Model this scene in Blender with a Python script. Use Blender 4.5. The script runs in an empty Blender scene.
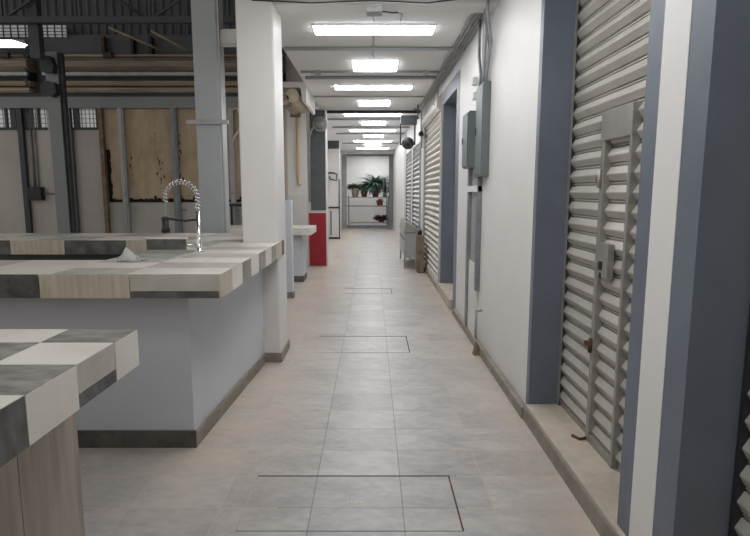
import bpy, bmesh, math, random
from mathutils import Vector
random.seed(7)
S = bpy.context.scene
C = S.collection
PI = math.pi

# ------------------------------------------------------------------ materials
def rgb(r, g, b):
    def f(c):
        c /= 255.0
        return c / 12.92 if c <= 0.04045 else ((c + 0.055) / 1.055) ** 2.4
    return (f(r), f(g), f(b), 1.0)

def mat(name, col, rough=0.6, metal=0.0, var=0.08, scale=6.0, bump=0.0, bscale=60.0, col2=None, detail=4.0, spec=0.5, stretch=None, lo=0.35, hi=0.65):
    m = bpy.data.materials.new(name)
    m.use_nodes = True
    nt = m.node_tree
    b = nt.nodes['Principled BSDF']
    b.inputs['Roughness'].default_value = rough
    b.inputs['Metallic'].default_value = metal
    b.inputs['Specular IOR Level'].default_value = spec
    tc = nt.nodes.new('ShaderNodeTexCoord')
    mp = nt.nodes.new('ShaderNodeMapping')
    if stretch: mp.inputs['Scale'].default_value = stretch
    nt.links.new(tc.outputs['Object'], mp.inputs['Vector'])
    n = nt.nodes.new('ShaderNodeTexNoise')
    n.inputs['Scale'].default_value = scale
    n.inputs['Detail'].default_value = detail
    n.inputs['Roughness'].default_value = 0.6
    nt.links.new(mp.outputs['Vector'], n.inputs['Vector'])
    r = nt.nodes.new('ShaderNodeValToRGB')
    r.color_ramp.elements[0].position = lo
    r.color_ramp.elements[1].position = hi
    c1 = col
    c2 = col2 if col2 else tuple(min(1, c * (1 - var)) for c in col[:3]) + (1,)
    r.color_ramp.elements[0].color = c2
    r.color_ramp.elements[1].color = c1
    nt.links.new(n.outputs['Fac'], r.inputs['Fac'])
    nt.links.new(r.outputs['Color'], b.inputs['Base Color'])
    if bump:
        n2 = nt.nodes.new('ShaderNodeTexNoise')
        n2.inputs['Scale'].default_value = bscale
        nt.links.new(tc.outputs['Object'], n2.inputs['Vector'])
        bp = nt.nodes.new('ShaderNodeBump')
        bp.inputs['Strength'].default_value = bump
        bp.inputs['Distance'].default_value = 0.01
        nt.links.new(n2.outputs['Fac'], bp.inputs['Height'])
        nt.links.new(bp.outputs['Normal'], b.inputs['Normal'])
    return m

def emit(name, col, s):
    m = bpy.data.materials.new(name)
    m.use_nodes = True
    b = m.node_tree.nodes['Principled BSDF']
    b.inputs['Base Color'].default_value = (0.8, 0.8, 0.8, 1)
    b.inputs['Emission Color'].default_value = col
    b.inputs['Emission Strength'].default_value = s
    return m

M = {}
M['white'] = mat('white_paint', rgb(224, 222, 220), 0.46, var=0.05, scale=1.5, bump=0.08, bscale=25)
M['white_dull'] = mat('white_plaster', rgb(222, 220, 216), 0.7, var=0.06, scale=2, bump=0.1, bscale=30)
M['ceil'] = mat('ceiling_paint', rgb(243, 242, 241), 0.75, var=0.05, scale=1.2, bump=0.1, bscale=20)
M['blue'] = mat('blue_grey_paint', rgb(109, 117, 130), 0.42, var=0.16, scale=2.5, bump=0.08, bscale=25)
M['counter_paint'] = mat('pale_blue_grey_paint', rgb(207, 210, 217), 0.5, var=0.05, scale=2, bump=0.06)
M['slat'] = mat('galvanised_slat', rgb(186, 182, 175), 0.42, metal=0.1, var=0.13, scale=3, col2=rgb(172, 168, 161))
M['slat_cream'] = mat('cream_slat', rgb(208, 203, 196), 0.6, metal=0.0, var=0.1, scale=3)
M['slat_grey'] = mat('grey_slat', rgb(178, 178, 178), 0.45, metal=0.15, var=0.12, scale=3)
M['steel'] = mat('brushed_steel', rgb(170, 168, 163), 0.4, metal=0.6, var=0.12, scale=8)
M['galv'] = mat('galvanised_pipe', rgb(172, 173, 174), 0.45, metal=0.35, var=0.2, scale=9)
M['galv_dark'] = mat('dark_conduit', rgb(138, 141, 145), 0.5, metal=0.25, var=0.2, scale=9)
M['box_green'] = mat('grey_green_enamel', rgb(108, 118, 118), 0.45, var=0.08, scale=4)
M['ceil_pipe'] = mat('painted_ceiling_pipe', rgb(178, 179, 181), 0.6, var=0.12, scale=8)
M['dark'] = mat('dark_metal', rgb(52, 54, 58), 0.5, metal=0.2, var=0.25, scale=8)
M['darkgrey'] = mat('dark_grey_paint', rgb(88, 92, 95), 0.5, var=0.2, scale=4)
M['colgrey'] = mat('blue_grey_steel_paint', rgb(134, 140, 141), 0.45, var=0.1, scale=2)
M['colgrey_l'] = mat('pale_blue_grey_steel_paint', rgb(172, 179, 181), 0.42, var=0.08, scale=2)
M['black'] = mat('black_plastic', rgb(24, 24, 25), 0.4, var=0.1)
M['chrome'] = mat('chrome', rgb(225, 225, 225), 0.14, metal=1.0, var=0.03)
M['stainless'] = mat('stainless_steel', rgb(222, 221, 217), 0.35, metal=0.55, var=0.06, scale=12)
M['tile_w'] = mat('white_tile', rgb(232, 228, 219), 0.35, var=0.05, scale=4, col2=rgb(220, 215, 205))
M['tile_g'] = mat('grey_stone_tile', rgb(168, 165, 158), 0.32, scale=9, col2=rgb(108, 106, 101), detail=8, stretch=(1, 2.4, 1))
M['tile_d'] = mat('dark_stone_tile', rgb(112, 112, 109), 0.45, scale=9, col2=rgb(66, 66, 64), detail=8, stretch=(1, 2.0, 1))
M['tile_lg'] = mat('light_grey_and_sheen_tile', rgb(200, 195, 187), 0.38, scale=5, col2=rgb(178, 172, 163), detail=6)
M['tile_lgw'] = mat('pale_dado_paint', rgb(212, 209, 205), 0.5, var=0.05)
M['tile_b'] = mat('beige_streaked_tile', rgb(205, 196, 180), 0.4, scale=5, col2=rgb(184, 172, 155), stretch=(6, 1, 0.6))
M['clad'] = mat('taupe_streaked_tile', rgb(186, 177, 165), 0.45, scale=3.5, col2=rgb(156, 147, 135), stretch=(1, 7, 0.5), lo=0.3, hi=0.7)
M['grout'] = mat('grout', rgb(165, 160, 152), 0.8, var=0.1)
M['skirt'] = mat('dark_skirting_tile', rgb(104, 101, 97), 0.5, scale=8, col2=rgb(74, 72, 69), detail=6)
M['skirt_l'] = mat('taupe_skirting_tile', rgb(150, 142, 131), 0.55, scale=7, col2=rgb(122, 115, 106), detail=6)
M['concrete'] = mat('dusty_concrete', rgb(198, 187, 172), 0.75, scale=5, col2=rgb(172, 160, 146), detail=8, bump=0.2, bscale=40)
M['red'] = mat('red_paint', rgb(160, 36, 48), 0.45, var=0.12, scale=6)
M['yellow'] = mat('yellow_pipe_paint', rgb(206, 176, 122), 0.5, var=0.1)
M['cream'] = mat('cream_canvas', rgb(222, 208, 184), 0.8, var=0.15, scale=10)
M['tan'] = mat('tan_galvanised', rgb(150, 137, 120), 0.55, scale=3, col2=rgb(116, 106, 94), stretch=(0.4, 4, 6))
M['tan_light'] = mat('tan_light_metal', rgb(178, 164, 142), 0.5, scale=3, col2=rgb(146, 132, 113), stretch=(0.4, 4, 6))
M['hallwall'] = mat('grey_white_hall_paint', rgb(192, 187, 182), 0.7, var=0.14, scale=1.3)
M['beige'] = mat('stained_beige_board', rgb(192, 174, 148), 0.7, scale=2.2, col2=rgb(158, 137, 110), detail=8, stretch=(2.0, 1, 0.8), lo=0.25, hi=0.6)
M['rust'] = mat('rusty_brown', rgb(112, 78, 58), 0.8, scale=14, col2=rgb(58, 42, 36), detail=6)
M['grime'] = mat('black_grime', rgb(40, 34, 30), 0.9, scale=20, var=0.4)
M['brownpost'] = mat('brown_post', rgb(136, 120, 100), 0.7, scale=7, col2=rgb(104, 88, 70))
M['roof'] = mat('dark_blue_grey_sheet', rgb(92, 95, 96), 0.5, metal=0.1, var=0.25, scale=1.5)
M['truss'] = mat('truss_paint', rgb(66, 70, 74), 0.55, var=0.2)
M['terracotta'] = mat('terracotta', rgb(178, 112, 74), 0.8, var=0.15)
M['potwhite'] = mat('white_pot', rgb(218, 206, 204), 0.6, var=0.1)
M['potbrown'] = mat('brown_pot', rgb(128, 92, 84), 0.7, var=0.15)
M['leaf'] = mat('green_leaf', rgb(88, 122, 92), 0.5, scale=12, col2=rgb(52, 84, 60))
M['leaf_b'] = mat('blue_green_leaf', rgb(98, 128, 112), 0.5, scale=12, col2=rgb(58, 88, 76))
M['leaf_r'] = mat('purple_leaf', rgb(126, 84, 98), 0.6, scale=12, col2=rgb(78, 50, 62))
M['leaf_o'] = mat('olive_leaf', rgb(116, 116, 82), 0.6, scale=12, col2=rgb(74, 78, 52))
M['soil'] = mat('soil', rgb(70, 54, 42), 0.95, var=0.3, scale=30)
M['plastic'] = mat('crumpled_film', rgb(232, 232, 230), 0.2, var=0.05)
M['plastic'].node_tree.nodes['Principled BSDF'].inputs['Transmission Weight'].default_value = 0.55
M['mark'] = mat('worn_pale_paint', rgb(222, 216, 202), 0.8, var=0.1)
M['lamp'] = emit('lit_diffuser', (0.97, 0.985, 1.0, 1), 14.0)
M['hall_lamp'] = emit('lit_hall_diffuser', (1.0, 1.0, 0.99, 1), 6.0)
M['pane'] = emit('daylit_pane', (0.95, 0.95, 0.93, 1), 0.2)
M['sky_pane'] = emit('daylit_roof_sheet', (0.95, 0.95, 0.93, 1), 0.06)
M['glass'] = mat('meter_glass', rgb(205, 205, 200), 0.08, var=0.02)
M['glass'].node_tree.nodes['Principled BSDF'].inputs['Transmission Weight'].default_value = 0.6

def floor_material():
    m = bpy.data.materials.new('grey_floor_tiles')
    m.use_nodes = True
    nt = m.node_tree
    N, L = nt.nodes.new, nt.links.new
    b = nt.nodes['Principled BSDF']
    tc = N('ShaderNodeTexCoord')
    mp = N('ShaderNodeMapping')
    mp.inputs['Location'].default_value = (0.29 + 0.437 * 40, -2.752 + 0.298 * 40, 0)
    L(tc.outputs['Object'], mp.inputs['Vector'])
    br = N('ShaderNodeTexBrick')
    br.offset = 0.0; br.squash = 1.0
    br.inputs['Scale'].default_value = 1.0
    br.inputs['Brick Width'].default_value = 0.437
    br.inputs['Row Height'].default_value = 0.298
    br.inputs['Mortar Size'].default_value = 0.0032
    br.inputs['Mortar Smooth'].default_value = 0.3
    br.inputs['Bias'].default_value = 0.0
    br.inputs['Color1'].default_value = rgb(190, 187, 184)
    br.inputs['Color2'].default_value = rgb(175, 172, 169)
    br.inputs['Mortar'].default_value = rgb(146, 136, 124)
    L(mp.outputs['Vector'], br.inputs['Vector'])
    # streaky slate smears
    n1 = N('ShaderNodeTexNoise'); n1.inputs['Scale'].default_value = 3.2; n1.inputs['Detail'].default_value = 9; n1.inputs['Roughness'].default_value = 0.62; n1.inputs['Distortion'].default_value = 0.6
    mp2 = N('ShaderNodeMapping'); mp2.inputs['Rotation'].default_value = (0, 0, 0.5); mp2.inputs['Scale'].default_value = (1, 1.9, 1)
    L(tc.outputs['Object'], mp2.inputs['Vector']); L(mp2.outputs['Vector'], n1.inputs['Vector'])
    r1 = N('ShaderNodeValToRGB')
    r1.color_ramp.elements[0].position = 0.40; r1.color_ramp.elements[0].color = (0.76, 0.76, 0.77, 1)
    r1.color_ramp.elements[1].position = 0.60; r1.color_ramp.elements[1].color = (1.08, 1.07, 1.06, 1)
    n3 = N('ShaderNodeTexNoise'); n3.inputs['Scale'].default_value = 13; n3.inputs['Detail'].default_value = 8; n3.inputs['Roughness'].default_value = 0.7
    L(mp2.outputs['Vector'], n3.inputs['Vector'])
    mixn = N('ShaderNodeMix'); mixn.data_type = 'FLOAT'; mixn.inputs[0].default_value = 0.45
    L(n1.outputs['Fac'], mixn.inputs[2]); L(n3.outputs['Fac'], mixn.inputs[3])
    L(mixn.outputs[0], r1.inputs['Fac'])
    mul = N('ShaderNodeMix'); mul.data_type = 'RGBA'; mul.blend_type = 'MULTIPLY'; mul.inputs[0].default_value = 1.0
    L(br.outputs['Color'], mul.inputs[6]); L(r1.outputs['Color'], mul.inputs[7])
    # sandy dust drifted along both sides of the corridor
    sp = N('ShaderNodeSeparateXYZ'); L(tc.outputs['Object'], sp.inputs['Vector'])
    mx = N('ShaderNodeMapRange'); mx.inputs['From Min'].default_value = -2.0; mx.inputs['From Max'].default_value = 2.0
    L(sp.outputs['X'], mx.inputs['Value'])
    cr_ = N('ShaderNodeValToRGB'); el = cr_.color_ramp.elements
    el[0].position = 0.0; el[0].color = (0.25, 0.25, 0.25, 1)
    el[1].position = 1.0; el[1].color = (0.8, 0.8, 0.8, 1)
    for xx_, vv in ((-1.25, 0.3), (-1.0, 0.95), (-0.78, 0.75), (-0.5, 0.28), (-0.3, 0.0), (0.5, 0.0), (0.72, 0.3), (0.95, 0.72)):
        e_ = el.new((xx_ + 2) / 4); e_.color = (vv, vv, vv, 1)
    L(mx.outputs['Result'], cr_.inputs['Fac'])
    n2 = N('ShaderNodeTexNoise'); n2.inputs['Scale'].default_value = 2.3; n2.inputs['Detail'].default_value = 11; n2.inputs['Roughness'].default_value = 0.72
    L(tc.outputs['Object'], n2.inputs['Vector'])
    nm = N('ShaderNodeMapRange'); nm.inputs['From Min'].default_value = 0.36; nm.inputs['From Max'].default_value = 0.62
    nm.inputs['To Min'].default_value = 0.25; nm.inputs['To Max'].default_value = 1.0
    L(n2.outputs['Fac'], nm.inputs['Value'])
    mr = N('ShaderNodeMath'); mr.operation = 'MULTIPLY'
    L(cr_.outputs['Color'], mr.inputs[0]); L(nm.outputs['Result'], mr.inputs[1])
    # the drift on the counter side starts at the counter's corner
    my = N('ShaderNodeMapRange'); my.interpolation_type = 'SMOOTHSTEP'
    my.inputs['From Min'].default_value = 2.45; my.inputs['From Max'].default_value = 3.05; my.inputs['To Min'].default_value = 0.35
    L(sp.outputs['Y'], my.inputs['Value'])
    lf = N('ShaderNodeMath'); lf.operation = 'GREATER_THAN'; lf.inputs[1].default_value = 0.1; L(sp.outputs['X'], lf.inputs[0])
    mxy = N('ShaderNodeMath'); mxy.operation = 'MAXIMUM'; L(my.outputs['Result'], mxy.inputs[0]); L(lf.outputs[0], mxy.inputs[1])
    mr0 = mr
    mr = N('ShaderNodeMath'); mr.operation = 'MULTIPLY'; L(mr0.outputs[0], mr.inputs[0]); L(mxy.outputs[0], mr.inputs[1])
    # sandy grout in the side joints
    gs = N('ShaderNodeMath'); gs.operation = 'MULTIPLY'
    ga = N('ShaderNodeMath'); ga.operation = 'ABSOLUTE'; L(sp.outputs['X'], ga.inputs[0])
    gt_ = N('ShaderNodeMath'); gt_.operation = 'GREATER_THAN'; gt_.inputs[1].default_value = 0.45; L(ga.outputs[0], gt_.inputs[0])
    L(gt_.outputs[0], gs.inputs[0]); L(br.outputs['Fac'], gs.inputs[1])
    gm = N('ShaderNodeMix'); gm.data_type = 'RGBA'; gm.inputs[7].default_value = rgb(196, 180, 158)
    L(gs.outputs[0], gm.inputs[0]); L(mul.outputs[2], gm.inputs[6])
    dust = N('ShaderNodeMix'); dust.data_type = 'RGBA'
    dust.inputs[7].default_value = rgb(203, 185, 165)
    L(mr.outputs[0], dust.inputs[0]); L(gm.outputs[2], dust.inputs[6])
    L(dust.outputs[2], b.inputs['Base Color'])
    rr = N('ShaderNodeMapRange'); rr.inputs['To Min'].default_value = 0.26; rr.inputs['To Max'].default_value = 0.52
    L(n1.outputs['Fac'], rr.inputs['Value']); L(rr.outputs['Result'], b.inputs['Roughness'])
    bp = N('ShaderNodeBump'); bp.inputs['Strength'].default_value = 0.25; bp.inputs['Distance'].default_value = 0.004
    iv = N('ShaderNodeMath'); iv.operation = 'SUBTRACT'; iv.inputs[0].default_value = 1.0
    L(br.outputs['Fac'], iv.inputs[1]); L(iv.outputs[0], bp.inputs['Height']); L(bp.outputs['Normal'], b.inputs['Normal'])
    return m
M['floor'] = floor_material()

# ------------------------------------------------------------------ mesh helpers (world coordinates; build() moves them to the parent's frame)
def wloc(o):
    v = Vector((0, 0, 0))
    while o is not None:
        v += o.location
        o = o.parent
    return v

class MB:
    def __init__(s):
        s.bm = bmesh.new(); s.mats = []
    def mi(s, name):
        if name not in s.mats: s.mats.append(name)
        return s.mats.index(name)
    def face(s, vs, m, smooth=False):
        try:
            f = s.bm.faces.new(vs)
        except ValueError:
            return None
        f.material_index = s.mi(m); f.smooth = smooth
        return f
    def box(s, x0, x1, y0, y1, z0, z1, m, bev=0.0):
        x0, x1 = min(x0, x1), max(x0, x1); y0, y1 = min(y0, y1), max(y0, y1); z0, z1 = min(z0, z1), max(z0, z1)
        v = [s.bm.verts.new((x, y, z)) for x in (x0, x1) for y in (y0, y1) for z in (z0, z1)]
        fs = [s.face([v[i] for i in q], m) for q in ((0, 1, 3, 2), (4, 6, 7, 5), (0, 4, 5, 1), (2, 3, 7, 6), (0, 2, 6, 4), (1, 5, 7, 3))]
        if bev > 0:
            es = list({e for f in fs for e in f.edges})
            r = bmesh.ops.bevel(s.bm, geom=es, offset=bev, segments=2, affect='EDGES', profile=0.5)
            k = s.mi(m)
            for f in r['faces']: f.material_index = k
        return s
    def tube(s, pts, r, m, n=8, cap=True):
        pts = [Vector(p) for p in pts]
        rs = r if isinstance(r, (list, tuple)) else [r] * len(pts)
        rings = []
        up = None
        for i, p in enumerate(pts):
            d = (pts[min(i + 1, len(pts) - 1)] - pts[max(i - 1, 0)]).normalized()
            if up is None:
                up = Vector((0, 0, 1)) if abs(d.z) < 0.9 else Vector((1, 0, 0))
            a = (up - d * up.dot(d))
            if a.length < 1e-5: a = d.orthogonal()
            a.normalize(); up = a
            b = d.cross(a)
            rings.append([s.bm.verts.new(p + (a * math.cos(2 * PI * k / n) + b * math.sin(2 * PI * k / n)) * rs[i]) for k in range(n)])
        for i in range(len(rings) - 1):
            for k in range(n):
                s.face([rings[i][k], rings[i][(k + 1) % n], rings[i + 1][(k + 1) % n], rings[i + 1][k]], m, True)
        if cap:
            s.face(rings[0][::-1], m); s.face(rings[-1], m)
        return s
    def lathe(s, prof, c, m, n=20, axis='z', smooth=True):
        c = Vector(c); rings = []
        for (r, h) in prof:
            ring = []
            for k in range(n):
                a = 2 * PI * k / n
                p = (r * math.cos(a), r * math.sin(a), h)
                if axis == 'y': p = (p[0], p[2], p[1])
                if axis == 'x': p = (p[2], p[0], p[1])
                ring.append(s.bm.verts.new(c + Vector(p)))
            rings.append(ring)
        for i in range(len(rings) - 1):
            for k in range(n):
                s.face([rings[i][k], rings[i][(k + 1) % n], rings[i + 1][(k + 1) % n], rings[i + 1][k]], m, smooth)
        if prof[0][0] > 1e-4: s.face(rings[0][::-1], m)
        if prof[-1][0] > 1e-4: s.face(rings[-1], m)
        return s
    def prism(s, poly, a0, a1, m, axis='y', smooth=False, caps=True):
        # poly: list of 2-D points; axis: extrusion axis
        def P(p, a):
            if axis == 'y': return (p[0], a, p[1])
            if axis == 'x': return (a, p[0], p[1])
            return (p[0], p[1], a)
        A = [s.bm.verts.new(P(p, a0)) for p in poly]
        B = [s.bm.verts.new(P(p, a1)) for p in poly]
        n = len(poly)
        for i in range(n):
            s.face([A[i], A[(i + 1) % n], B[(i + 1) % n], B[i]], m, smooth)
        if caps:
            s.face(A[::-1], m); s.face(B, m)
        return s
    def quad(s, pts, m):
        s.face([s.bm.verts.new(p) for p in pts], m)
        return s
    def build(s, name, parent=None, origin=None, recalc=True):
        if recalc: bmesh.ops.recalc_face_normals(s.bm, faces=s.bm.faces)
        off = wloc(parent) if parent else Vector(origin or (0, 0, 0))
        for v in s.bm.verts: v.co -= off
        me = bpy.data.meshes.new(name)
        s.bm.to_mesh(me); s.bm.free()
        for k in s.mats: me.materials.append(M[k])
        o = bpy.data.objects.new(name, me)
        C.objects.link(o)
        if parent: o.parent = parent
        else: o.location = off
        return o

def tag(o, label=None, cat=None, group=None, kind=None):
    if label: o['label'] = label
    if cat: o['category'] = cat
    if group: o['group'] = group
    if kind: o['kind'] = kind
    return o

def thing(name, label, cat, loc, group=None):
    o = bpy.data.objects.new(name, None)
    o.empty_display_size = 0.1
    C.objects.link(o); o.location = loc
    return tag(o, label, cat, group)

def dup(root, loc, label=None, group=None):
    r = root.copy(); C.objects.link(r); r.location = loc
    if label: r['label'] = label
    if group: r['group'] = group
    for ch in list(root.children):
        c = ch.copy(); C.objects.link(c); c.parent = r
        for g in list(ch.children):
            d = g.copy(); C.objects.link(d); d.parent = c
    return r

def struct(name, mb):
    o = mb.build(name); o['kind'] = 'structure'
    o['label'] = STRUCT.get(name, name.replace('_', ' ')); o['category'] = name.split('_')[0]
    return o
STRUCT = {
    'floor': 'grey tiled floor of the market corridor and hall',
    'ceiling': 'white painted concrete ceiling above the corridor',
    'wall_right': 'white and blue grey painted wall along the right of the corridor',
    'wall_back': 'grey white back wall of the dim hall on the left',
    'wall_left': 'plain wall closing the hall at far left',
    'wall_near': 'unseen white wall added behind the camera to block light',
    'wall_far': 'white wall at the end of the corridor behind the plants',
    'wall_corridor_left': 'white wall on the left of the corridor beyond the red column',
    'baseboard_right': 'taupe tile skirting and kerb along the right wall',
    'trim_1': 'dusty raised threshold in front of the nearest shutters',
    'trim_2': 'grey white wall band high above the hall back wall',
    'trim_3': 'dark corrugated gable sheet at the top of the hall',
    'trim_4': 'wall above the corridor ceiling edge',
    'roof': 'dark corrugated sheet roof above the hall',
    'window_1': 'barred clerestory window left of the dark steel column',
    'window_2': 'meshed clerestory window right of the dark steel column',
    'window_3': 'pale translucent roof light high at top left',
}

WX = 1.04     # corridor face of the right wall
SX = 1.26     # plane of the recessed shutters
CZ = 3.10     # ceiling

# ------------------------------------------------------------------ setting
struct('floor', MB().box(-11, 1.6, -4, 26, -0.1, 0, 'floor'))
c = MB().box(-1.0, 1.6, -4, 11.0, CZ, CZ + 0.18, 'ceil').box(-1.6, 1.6, 11.0, 26, CZ, CZ + 0.18, 'ceil')
c.box(-1.0, 1.04, 4.78, 5.0, CZ - 0.07, CZ, 'ceil')
c.box(-1.0, 0.9, 22.9, 23.2, CZ - 0.06, CZ, 'ceil')
struct('ceiling', c)

w = MB()
TH = 1.6      # back of the wall
ALZ = 2.76    # alcove top
def wall_seg(y0, y1, m, z0=0.0, z1=CZ): w.box(WX, TH, y0, y1, z0, z1, m)
# nearest alcove, pier, first alcove, long white wall, second alcove, flush shutter, far wall
wall_seg(-4, 0.30, 'white'); wall_seg(0.30, 0.42, 'blue')
w.box(SX + 0.03, TH, 0.42, 1.755, 0, CZ, 'white'); w.box(WX, SX + 0.03, 0.42, 1.755, ALZ, CZ, 'blue')
# pier between the two nearest shutters: blue sides, white middle
w.box(WX, TH, 1.755, 2.165, 0, CZ, 'blue')
w.box(WX - 0.002, WX + 0.002, 1.885, 2.055, 0.0, CZ, 'white')
w.box(SX + 0.03, TH, 2.165, 3.50, 0, CZ, 'white'); w.box(WX, SX + 0.03, 2.165, 3.50, ALZ, CZ, 'blue')
w.box(WX, TH, 3.50, 3.565, 0, CZ, 'blue')
wall_seg(3.565, 6.62, 'white')
w.box(WX, TH, 6.62, 6.95, 0, CZ, 'white')
w.box(WX - 0.003, WX + 0.004, 6.72, 6.95, 0, 2.93, 'blue'); 
w.box(WX + 0.004, SX, 6.945, 6.953, 0, ALZ, 'blue')
w.box(SX + 0.03, TH, 6.95, 8.25, 0, CZ, 'white')
w.box(WX, SX + 0.03, 6.95, 8.25, ALZ, 2.95, 'blue'); w.box(WX, SX + 0.03, 6.95, 8.25, 2.95, CZ, 'white')
w.box(WX, TH, 8.25, 8.34, 0, 2.95, 'blue'); w.box(WX, TH, 8.25, 8.34, 2.95, CZ, 'white')
w.box(WX + 0.05, TH, 8.34, 10.85, 0, CZ, 'white'); w.box(WX, WX + 0.05, 8.34, 10.85, 2.72, CZ, 'white')
w.box(0.99, TH, 10.85, 11.25, 0, CZ, 'white')
w.box(1.02, TH, 11.25, 13.0, 0, CZ, 'white'); w.box(0.96, 1.02, 11.25, 13.0, 2.5, CZ, 'white')
w.box(0.94, TH, 13.0, 13.3, 0, CZ, 'white')
w.box(1.00, TH, 13.3, 15.2, 0, CZ, 'white'); w.box(0.93, 1.0, 13.3, 15.2, 2.5, CZ, 'white')
w.box(0.88, TH, 15.2, 26, 0, CZ, 'white')
struct('wall_right', w)

# kerb, skirting and thresholds along the right wall
k = MB()
k.box(0.995, WX, 3.50, 6.62, 0, 0.075, 'skirt_l', 0.004)
k.box(1.0, WX, 6.62, 6.72, 0, 0.075, 'skirt_l')
k.box(1.0, WX, 8.25, 10.85, 0, 0.05, 'skirt_l')
struct('baseboard_right', k)
t = MB()
t.box(1.02, SX + 0.03, -0.5, 3.50, 0, 0.105, 'concrete', 0.006)
t.box(1.005, 1.022, -0.5, 3.50, 0, 0.09, 'skirt_l')
t.box(0.99, SX + 0.03, 6.95, 8.25, 0, 0.13, 'concrete', 0.006)
struct('trim_1', t)

# ------------------------------------------------------------------ roller shutters
def slats(mb, xf, y0, y1, z0, z1, m, pitch=0.095, dep=0.027):
    """interlocking roll-formed slats; xf = mean plane, bulge towards the corridor (-x)"""
    prof = [(0.0, 0.0), (-0.30, 0.03), (-1.0, 0.37), (-1.0, 0.43), (-0.22, 0.79), (0.45, 0.80), (0.45, 0.87), (-0.10, 0.88), (-0.10, 0.945), (0.45, 0.955), (0.45, 0.99), (0.0, 1.0)]
    pts = []
    nrow = int(math.ceil((z1 - z0) / pitch))
    for r in range(nrow):
        for (d, h) in prof[:-1]:
            z = z0 + (r + h) * pitch
            if z <= z1: pts.append((xf + d * dep, z))
    A = [mb.bm.verts.new((p[0], y0, p[1])) for p in pts]
    B = [mb.bm.verts.new((p[0], y1, p[1])) for p in pts]
    A2 = [mb.bm.verts.new((p[0] + 0.006, y0, p[1])) for p in pts]
    B2 = [mb.bm.verts.new((p[0] + 0.006, y1, p[1])) for p in pts]
    for i in range(len(pts) - 1):
        mb.face([A[i], B[i], B[i + 1], A[i + 1]], m); mb.face([A2[i], A2[i + 1], B2[i + 1], B2[i]], m)
        mb.face([A[i], A[i + 1], A2[i + 1], A2[i]], m); mb.face([B[i], B2[i], B2[i + 1], B[i + 1]], m)

# shutter with the wicket door
X = 1.262
rs = thing('roller_shutter', 'galvanised roller shutter with a small wicket door, between the blue pillars at right', 'shutter', (X, 2.83, 0.105))
cu = MB()
slats(cu, X, 2.955, 3.485, 0.13, 2.76, 'slat'); slats(cu, X, 2.18, 2.66, 0.13, 2.76, 'slat'); slats(cu, X, 2.66, 2.955, 0.13 + 0.095 * 18, 2.76, 'slat')
cu.build('slat_curtain', rs)
MB().box(X - 0.02, X + 0.012, 2.18, 2.62, 0.105, 0.14, 'steel', 0.003).build('bottom_rail', rs)
MB().box(X - 0.02, X + 0.012, 2.98, 3.485, 0.105, 0.14, 'steel', 0.003).build('bottom_rail', rs)
MB().box(X - 0.03, X + 0.02, 3.487, 3.499, 0.105, 2.76, 'truss').box(X - 0.036, X - 0.029, 3.466, 3.499, 0.105, 2.76, 'steel').build('guide_rail', rs)
MB().box(X - 0.03, X + 0.02, 2.166, 2.182, 0.105, 2.76, 'galv_dark').build('guide_rail', rs)
wk = MB()
wk.box(X - 0.048, X - 0.004, 2.935, 2.975, 0.108, 1.915, 'steel', 0.004)
wk.box(X - 0.048, X - 0.004, 2.63, 2.655, 0.108, 1.912, 'steel', 0.004)
wk.box(X - 0.052, X - 0.008, 2.626, 2.979, 1.765, 1.916, 'steel', 0.003)
wk.box(X - 0.045, X - 0.006, 2.655, 2.945, 0.108, 0.15, 'steel', 0.003)
wk = wk.build('wicket_door', rs)
pn = MB(); slats(pn, X, 2.66, 2.955, 0.13, 0.13 + 0.095 * 18 - 0.001, 'slat'); pn.build('slat_panel', wk)
lp = MB().box(X - 0.062, X - 0.025, 2.787, 2.900, 1.055, 1.235, 'steel', 0.004)
lp.box(X - 0.075, X - 0.06, 2.880, 2.950, 1.10, 1.135, 'steel', 0.003)
lp = lp.build('lock_plate', wk)
MB().box(X - 0.066, X - 0.061, 2.845, 2.880, 1.095, 1.14, 'black').box(X - 0.066, X - 0.061, 2.855, 2.870, 1.055, 1.08, 'black').build('keyhole', wk)
hg = MB().tube([(X - 0.055, 2.955, 1.52), (X - 0.055, 2.955, 1.62)], 0.013, 'steel').box(X - 0.05, X - 0.02, 2.960, 3.015, 1.55, 1.58, 'rust')
hg.build('hinge', wk)
MB().tube([(X - 0.055, 2.955, 0.62), (X - 0.055, 2.955, 0.70)], 0.012, 'rust').box(X - 0.06, X - 0.02, 2.960, 3.030, 0.645, 0.668, 'rust').build('hinge', wk)
MB().tube([(X - 0.05, 2.960, 0.118), (X - 0.085, 2.960, 0.112), (X - 0.11, 3.005, 0.112)], 0.009, 'rust').build('floor_bolt', wk)

# shutter at the very right of the frame
rs0 = thing('roller_shutter', 'galvanised roller shutter cut off at the right edge, nearer than the blue pillar', 'shutter', (X, 1.09, 0.105))
cu = MB(); slats(cu, X, 0.44, 1.735, 0.14, 2.76, 'slat'); cu.build('slat_curtain', rs0)
MB().box(X - 0.02, X + 0.012, 0.44, 1.735, 0.105, 0.145, 'steel', 0.003).build('bottom_rail', rs0)
MB().box(X - 0.035, X + 0.02, 1.735, 1.754, 0.105, 2.76, 'dark').build('guide_rail', rs0)
MB().box(X - 0.035, X + 0.02, 0.421, 0.44, 0.105, 2.76, 'dark').build('guide_rail', rs0)
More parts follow.
